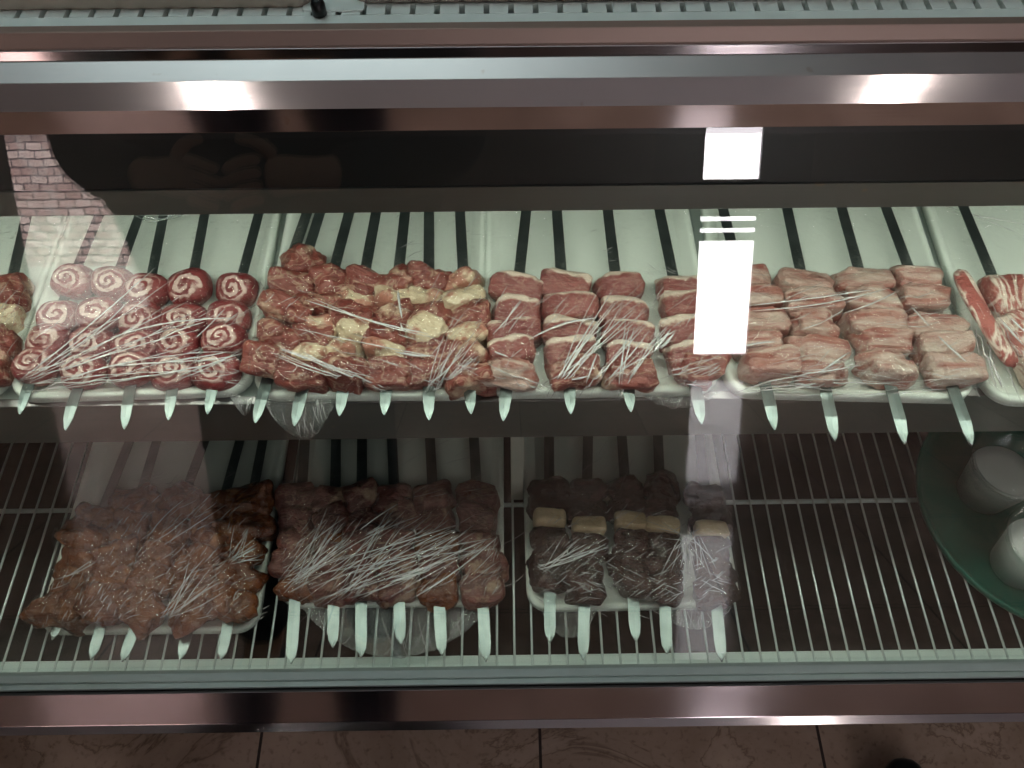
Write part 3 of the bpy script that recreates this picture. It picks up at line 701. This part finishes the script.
tc = lo_tray((527, 610), (742, 606), 'white foam tray under the nearly black liver kebabs on the rack', .44)
SD = [((549, 440), (550, 643)), ((588, 440), (583, 660)), ((622, 440), (636, 642)), ((658, 440), (667, 654)), ((700, 440), (722, 662))]
for k, (b, tp) in enumerate(SD):
    fy_ = [523, 531, 526, 530, 534][k]
    rows = [(y, kd, J(.052, .064) if kd == 'liver' else J(.046, .050), J(.046, .056) if kd == 'liver' else .024, J(.032, .044) if kd == 'liver' else .036, dict(x=J(-.003, .003), z=J(0, .006)+(.006 if kd == 'palefat' else 0), tilt=R(J(-15, 15)), roll=R(J(-12, 12) if kd == 'liver' else J(-3, 3)), yaw=R(J(-22, 22) if kd == 'liver' else J(-6, 6))))
            for y, kd in ((fy_-34+J(-6, 6), 'liver'), (fy_-14, 'liver'), (fy_, 'palefat'), (fy_+18, 'liver'), (fy_+38, 'liver'), (fy_+56+J(-3, 3), 'liver'))]
    skewer(b, tp, ZKL, rows, '%s skewer from the left in the tray of near black liver' % ord_[k], 'liver kebabs on the lower rack', 'lc', w=.0155, tiplen=.024)
fa = [(54, 580, 96, 562, .0008), (66, 578, 92, 560, .0006), (146, 540, 184, 500, .0005), (150, 545, 200, 505, .0005), (164, 545, 226, 505, .0005), (48, 590, 70, 582, .0005)]
fa += fan(168, 618, (196, 560), (222, 590), 12, .0004, 8, 8)+fan(232, 560, (240, 520), (266, 560), 12, .0004, 8, 6)+hatch((40, 575, 120, 630), 60, 40, 14)+hatch((120, 480, 230, 560), 40, 40, 22)+hatch((120, 560, 260, 625), 30, 70, 16)+hatch((50, 520, 260, 620), 60, 50, 12)+hatch((120, 470, 190, 490), 20, 10, 12)
fb = fan(330, 600, (380, 510), (500, 545), 26, .00045, 40, 8)+fan(290, 585, (330, 505), (360, 550), 18, .0004, 12, 8)+[(360, 530, 398, 504, .0009), (340, 560, 460, 524, .0008), (345, 575, 458, 535, .0008), (390, 582, 430, 570, .0018), (395, 578, 440, 560, .0012), (400, 585, 486, 540, .0009), (410, 600, 500, 535, .0009), (365, 536, 392, 520, .0008)]
fb += hatch((280, 530, 370, 600), 45, 60, 26)+hatch((370, 530, 500, 600), 38, 60, 40)+hatch((282, 555, 310, 590), 20, 24, 10)+hatch((480, 540, 502, 600), 70, 20, 14)+hatch((380, 440, 470, 500), 25, 12, 40, .0002)
fc = hatch((535, 540, 720, 610), 30, 90, 20)+hatch((535, 560, 720, 615), -20, 60, 18)+fan(690, 540, (640, 520), (720, 580), 10, .0004, 10, 10)+fan(540, 570, (560, 540), (620, 548), 8, .0005, 6, 6)+fan(690, 530, (660, 580), (715, 560), 10, .0004, 8, 10)+hatch((535, 510, 690, 540), 35, 26, 18)+hatch((560, 440, 640, 500), 50, 8, 36, .0002)
for key, tr, lab, fl in (('la', ta, 'clear film clinging to the brown marinated kebabs', fa), ('lb', tb, 'heavily creased clear film over the middle dark kebabs, its loose end over the rack', fb), ('lc', tc, 'crumpled clear film over the black liver kebabs', fc)):
    cx, cy, w, rz, dp = tr
    wl[key] = cling(key, cx, cy, ZL, w, dp, rz, lab, fl)
flap_px('lb', (292, 604), (500, 604), ZL+.012, .016, 4, out=.07)
flap_px('lc', (536, 606), (600, 608), ZL+.012, .012, 14, out=.04)
flap_px('lc', (650, 606), (735, 606), ZL+.012, .012, 24, out=.03)

# --- round green tray and two cups
gx, gy, gr_ = .79, .50, .188
o = MB().lathe([(0, 0), (gr_-.012, 0), (gr_, .006), (gr_+.002, .018), (gr_-.002, .0185), (gr_-.008, .008), (gr_-.016, .004), (0, .004)], 72).obj('round_tray', 'green_plastic', None, True)
o.location = (gx, gy, ZL); tag(o, 'round dark green plastic tray carrying the two sauce cups', 'tray')
def cup(px, py, label, sc=1.):
    c = at(px, py, ZL+.005); r = empty('sauce_cup', (c.x, c.y, ZL+.0045)); tag(r, label, 'cup', 'lidded plastic cups of white sauce')
    MB().lathe([(0, .0005), (.027*sc, .0005), (.029*sc, .003), (.0385*sc, .088), (.041*sc, .090), (.041*sc, .092), (.0375*sc, .0915), (.028*sc, .004), (0, .002)], 48).obj('cup_body', 'clear_plastic', r, True)
    MB().lathe([(0, .003), (.0275*sc, .004), (.0345*sc, .064), (.033*sc, .067), (.02*sc, .066), (0, .065)], 48).obj('white_sauce', 'sauce_white', r, True)
    MB().lathe([(.0425*sc, .088), (.0435*sc, .091), (.0435*sc, .095), (.041*sc, .097), (.037*sc, .094), (.034*sc, .0945), (.031*sc, .102), (.029*sc, .103), (0, .103)], 48).obj('cup_lid', 'clear_plastic', r, True)
cup(981, 493, 'clear cup of white sauce with domed lid, the one farther back on the green tray', 1.3)
cup(1015, 566, 'clear cup of white sauce with lid, nearest to the front of the green tray', 1.3)

# ------------------------------------------------------------------ the shop
def room(mb, name, mat): return struct(mb.obj(name, mat))
room(MB().box((-3.2, -2.8, -.05), (3.2, 2.4, 0)), 'floor', 'tile_floor')
room(MB().box((-3.2, -2.9, 2.8), (3.2, 2.5, 2.9)), 'ceiling', 'paint_ceiling')
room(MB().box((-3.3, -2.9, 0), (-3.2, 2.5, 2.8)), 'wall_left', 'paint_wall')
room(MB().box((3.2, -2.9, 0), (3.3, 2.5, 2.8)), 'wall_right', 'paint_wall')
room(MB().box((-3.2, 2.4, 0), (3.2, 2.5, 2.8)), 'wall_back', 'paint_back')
wx0, wx1, wz0, wz1 = -2.37, -1.55, .03, 1.9
dx0, dx1 = .70, 1.45
yw0, yw1 = -2.9, -2.8
mb = MB()
mb.box((-3.2, yw0, 0), (wx0, yw1, 2.8)).box((wx0, yw0, 0), (wx1, yw1, wz0)).box((wx0, yw0, wz1), (wx1, yw1, 2.8)).box((wx1, yw0, 0), (dx0, yw1, 2.8)).box((dx0, yw0, 2.15), (dx1, yw1, 2.8)).box((dx1, yw0, 0), (3.2, yw1, 2.8))
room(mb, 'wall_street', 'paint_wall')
w1 = MB().box((wx0, -2.86, wz0), (wx1, -2.852, wz1)).obj('window_1', 'glass'); struct(w1)
d1 = empty('door_1', ((dx0+dx1)/2, -2.84, 0)); struct(d1)
a0, a1 = .935-1.075, 1.205-1.075
db = MB(); hw = (dx1-dx0)/2
db.box((-hw, -.02, 0), (a0, .02, 2.15)).box((a1, -.02, 0), (hw, .02, 2.15)).box((a0, -.02, 0), (a1, .02, .07)).box((a0, -.02, .64), (a1, .02, .68)).box((a0, -.02, .70), (a1, .02, .735)).box((a0, -.02, .755), (a1, .02, .93)).box((a0, -.02, 1.9), (a1, .02, 2.15))
db.obj('door_leaf', 'door_frame', d1)
MB().box((a0, -.015, .07), (a1, -.005, .64)).box((a0, -.015, .93), (a1, -.005, 1.9)).box((a0, -.015, .68), (a1, -.005, .70)).box((a0, -.015, .735), (a1, -.005, .755)).obj('door_pane', 'daylight_pane', d1)
room(MB().box((-7.5, -6.9, -.1), (.2, -6.8, 6.5)), 'wall_neighbour', 'brick_outside')
room(MB().box((-8, -6.8, -.15), (4.5, -2.9, -.05)), 'pavement', 'concrete')

def refl(px, py, h0, h1, ys, z):
    return None
def facet_hit(px, P, Q, z):
    """where the fascia facet P-Q mirrors the ceiling for a given pixel column"""
    ty, tz = Q[0]-P[0], Q[1]-P[1]; n = Vector((0, -tz, ty)).normalized()
    d = ray(px, 96); a = Vector((0, P[0], P[1])); t = (a-CAM).dot(n)/d.dot(n); q = CAM+d*t; r = d-2*d.dot(n)*n
    return q+r*((z-q.z)/r.z)
for i, px in enumerate((215, 891)):
    hp = facet_hit(px, C1, B1, 2.76)
    l = empty('ceiling_light', (hp.x, hp.y, 2.8)); tag(l, ('square ceiling lamp mirrored at left in the steel fascia', 'square ceiling lamp mirrored at right in the steel fascia')[i], 'lamp', 'ceiling lamps')
    MB().box((-.05, -.20, -.03), (.05, .20, 0)).obj('lamp_frame', 'lamp_body', l); MB().box((-.018, -.19, -.036), (.018, .19, -.0305)).obj('lamp_panel', 'lamp_glow', l)
area('fill_light', (-.5, 1.15, 2.2), (R(180), 0, 0), 1.2, .3, 11, (.78, 1., .97))  # added uplight, no real fixture: brightens the ceiling mirrored in the fascia
area('fill_light', (1.8, -2.2, 2.70), (0, 0, 0), .6, .3, 2.5, (1., .92, .88))  # added fill, no lamp known here: lifts the room's ambient light
s = bpy.data.lights.new('sun', 'SUN'); s.energy = 24; s.angle = R(1); s.color = (1, .97, .95)
so = bpy.data.objects.new('sun', s); COL.objects.link(so); so.rotation_euler = Vector((.25, -.75, -.75)).to_track_quat('-Z', 'Y').to_euler()
w = bpy.data.worlds.new('world'); SC.world = w; w.use_nodes = True
w.node_tree.nodes['Background'].inputs[0].default_value = (.8, .9, 1, 1); w.node_tree.nodes['Background'].inputs[1].default_value = 1.

# ------------------------------------------------------------------ the person mirrored in the glass
def skin(name, verts, edges, radii, mat, parent, lev=2, root=0):
    me = bpy.data.meshes.new(name); me.from_pydata(verts, edges, []); me.materials.append(MATS[mat])
    o = bpy.data.objects.new(name, me); COL.objects.link(o); o.parent = parent
    m = o.modifiers.new('skin', 'SKIN'); m.use_smooth_shade = True
    for i, r in enumerate(radii):
        sv = me.skin_vertices[0].data[i]; sv.radius = (r if isinstance(r, tuple) else (r, r)); sv.use_root = (i == root)
    sb = o.modifiers.new('sub', 'SUBSURF'); sb.levels = sb.render_levels = lev; return o
pr = empty('person', (-.415, -.35, 0)); tag(pr, 'person in a dark jacket with both hands together at the waist', 'person')
# bare body (head, neck, hands grow from it)
V = [(0, 0, .98), (0, .0, 1.18), (0, .0, 1.36), (0, .0, 1.47), (0, .02, 1.56), (0, .03, 1.64), (0, .03, 1.71)]
Ed = [(0, 1), (1, 2), (2, 3), (3, 4), (4, 5), (5, 6)]; Ra = [(.14, .10), (.13, .10), (.15, .10), .055, .075, .088, .06]
def arm(sx):
    b = len(V)
    V.extend([(sx*.17, 0, 1.38), (sx*.30, -.02, 1.22), (sx*.325, .03, 1.14), (sx*.22, .16, 1.10), (sx*.115, .255, 1.10), (sx*.085, .275, 1.10), (sx*.055, .29, 1.095)])
    Ra.extend([.055, .048, .042, .036, .026, (.034, .024), (.034, .020)])
    Ed.extend([(2, b)]+[(b+i, b+i+1) for i in range(6)])
arm(-1); arm(1)
for sx in (-1, 1):
    b = len(V); V.extend([(sx*.09, 0, .90), (sx*.11, .01, .50), (sx*.12, -.01, .10), (sx*.125, .10, .05)]); Ra.extend([.085, .058, .042, .035]); Ed.extend([(0, b), (b, b+1), (b+1, b+2), (b+2, b+3)])
body = skin('body', V, Ed, Ra, 'skin', pr)
def fingers(sx):
    mbv = []
    for k in range(4):
        y = .30+.0; z = 1.125-.019*k; ln = (.9, 1., .95, .78)[k]
        p = [Vector((sx*.058, .292, z)), Vector((sx*.030, .315, z-.004)), Vector((sx*(.012), .318, z-.012)), Vector((sx*.002, .300, z-.016))]
        p = [p[0]]+[p[0]+(q-p[0])*ln for q in p[1:]]
        p = [q+Vector((0, .012 if sx > 0 else 0, 0)) for q in p]
        o = skin('finger', [tuple(q) for q in p], [(0, 1), (1, 2), (2, 3)], [.0095, .009, .0085, .007], 'skin', pr, 1)
    skin('thumb', [(sx*.075, .285, 1.125), (sx*.052, .295, 1.15), (sx*.022, .305, 1.156)], [(0, 1), (1, 2)], [.012, .011, .009], 'skin', pr, 1)
fingers(-1); fingers(1)
jv = [(0, 0, .86), (0, 0, 1.04), (0, .0, 1.20), (0, 0, 1.36), (0, 0, 1.44)]; je = [(0, 1), (1, 2), (2, 3), (3, 4)]; jr = [(.20, .135), (.26, .14), (.23, .135), (.19, .125), (.09, .08)]
for sx in (-1, 1):
    b = len(jv); jv += [(sx*.21, 0, 1.03), (sx*.13, 0, .86), (sx*.11, 0, .66)]; jr += [.13, .125, .13]; je += [(1, b), (b, b+1), (b+1, b+2)]
    b = len(jv); jv += [(sx*.19, 0, 1.375), (sx*.315, -.02, 1.22), (sx*.335, .03, 1.14), (sx*.23, .155, 1.10), (sx*.14, .235, 1.10)]; jr += [.075, .070, .068, .055, .046]; je += [(3, b)]+[(b+i, b+i+1) for i in range(4)]
skin('jacket', jv, je, jr, 'jacket', pr)
tv = [(0, 0, .95), (-.10, 0, .86), (-.115, .01, .5), (-.125, -.01, .1), (.10, 0, .86), (.115, .01, .5), (.125, -.01, .1)]
skin('trousers', tv, [(0, 1), (1, 2), (2, 3), (0, 4), (4, 5), (5, 6)], [(.16, .12), .105, .08, .065, .105, .08, .065], 'trousers', pr)
for sx in (-1, 1):
    v, f = blob(.10, .28, .085, 50+sx, .8, .03, 10); o = obj('shoe', v, f, 'shoe_black', pr); o.location = (sx*.13, .06, .046)
v, f = blob(.185, .21, .17, 61, .9, .05, 12); o = obj('hair', v, f, 'hair', pr); o.location = (0, -.0, 1.70)
v, f = blob(.024, .03, .03, 62, 1., .02, 12); o = obj('nose', v, f, 'skin', pr); o.location = (0, .122, 1.62)
# toe of another customer's shoe on the tiles
sp = at(903, 765, .05)
v, f = blob(.10, .29, .09, 77, .78, .03, 10, 32, 20); o = obj('black_shoe', v, f, 'shoe_black'); o.location = (sp.x, sp.y-.132, .047); tag(o, 'black shoe whose toe shows on the tiles at lower right', 'shoe')

# ------------------------------------------------------------------ view
SC.view_settings.view_transform = 'Standard'; SC.view_settings.look = 'None'; SC.view_settings.gamma = 1; SC.view_settings.use_curve_mapping = False
SC.view_settings.exposure = 0.
SC.cycles.transparent_max_bounces = 32; SC.cycles.max_bounces = 10; SC.cycles.sample_clamp_indirect = 6
SC.cycles.use_denoising = True
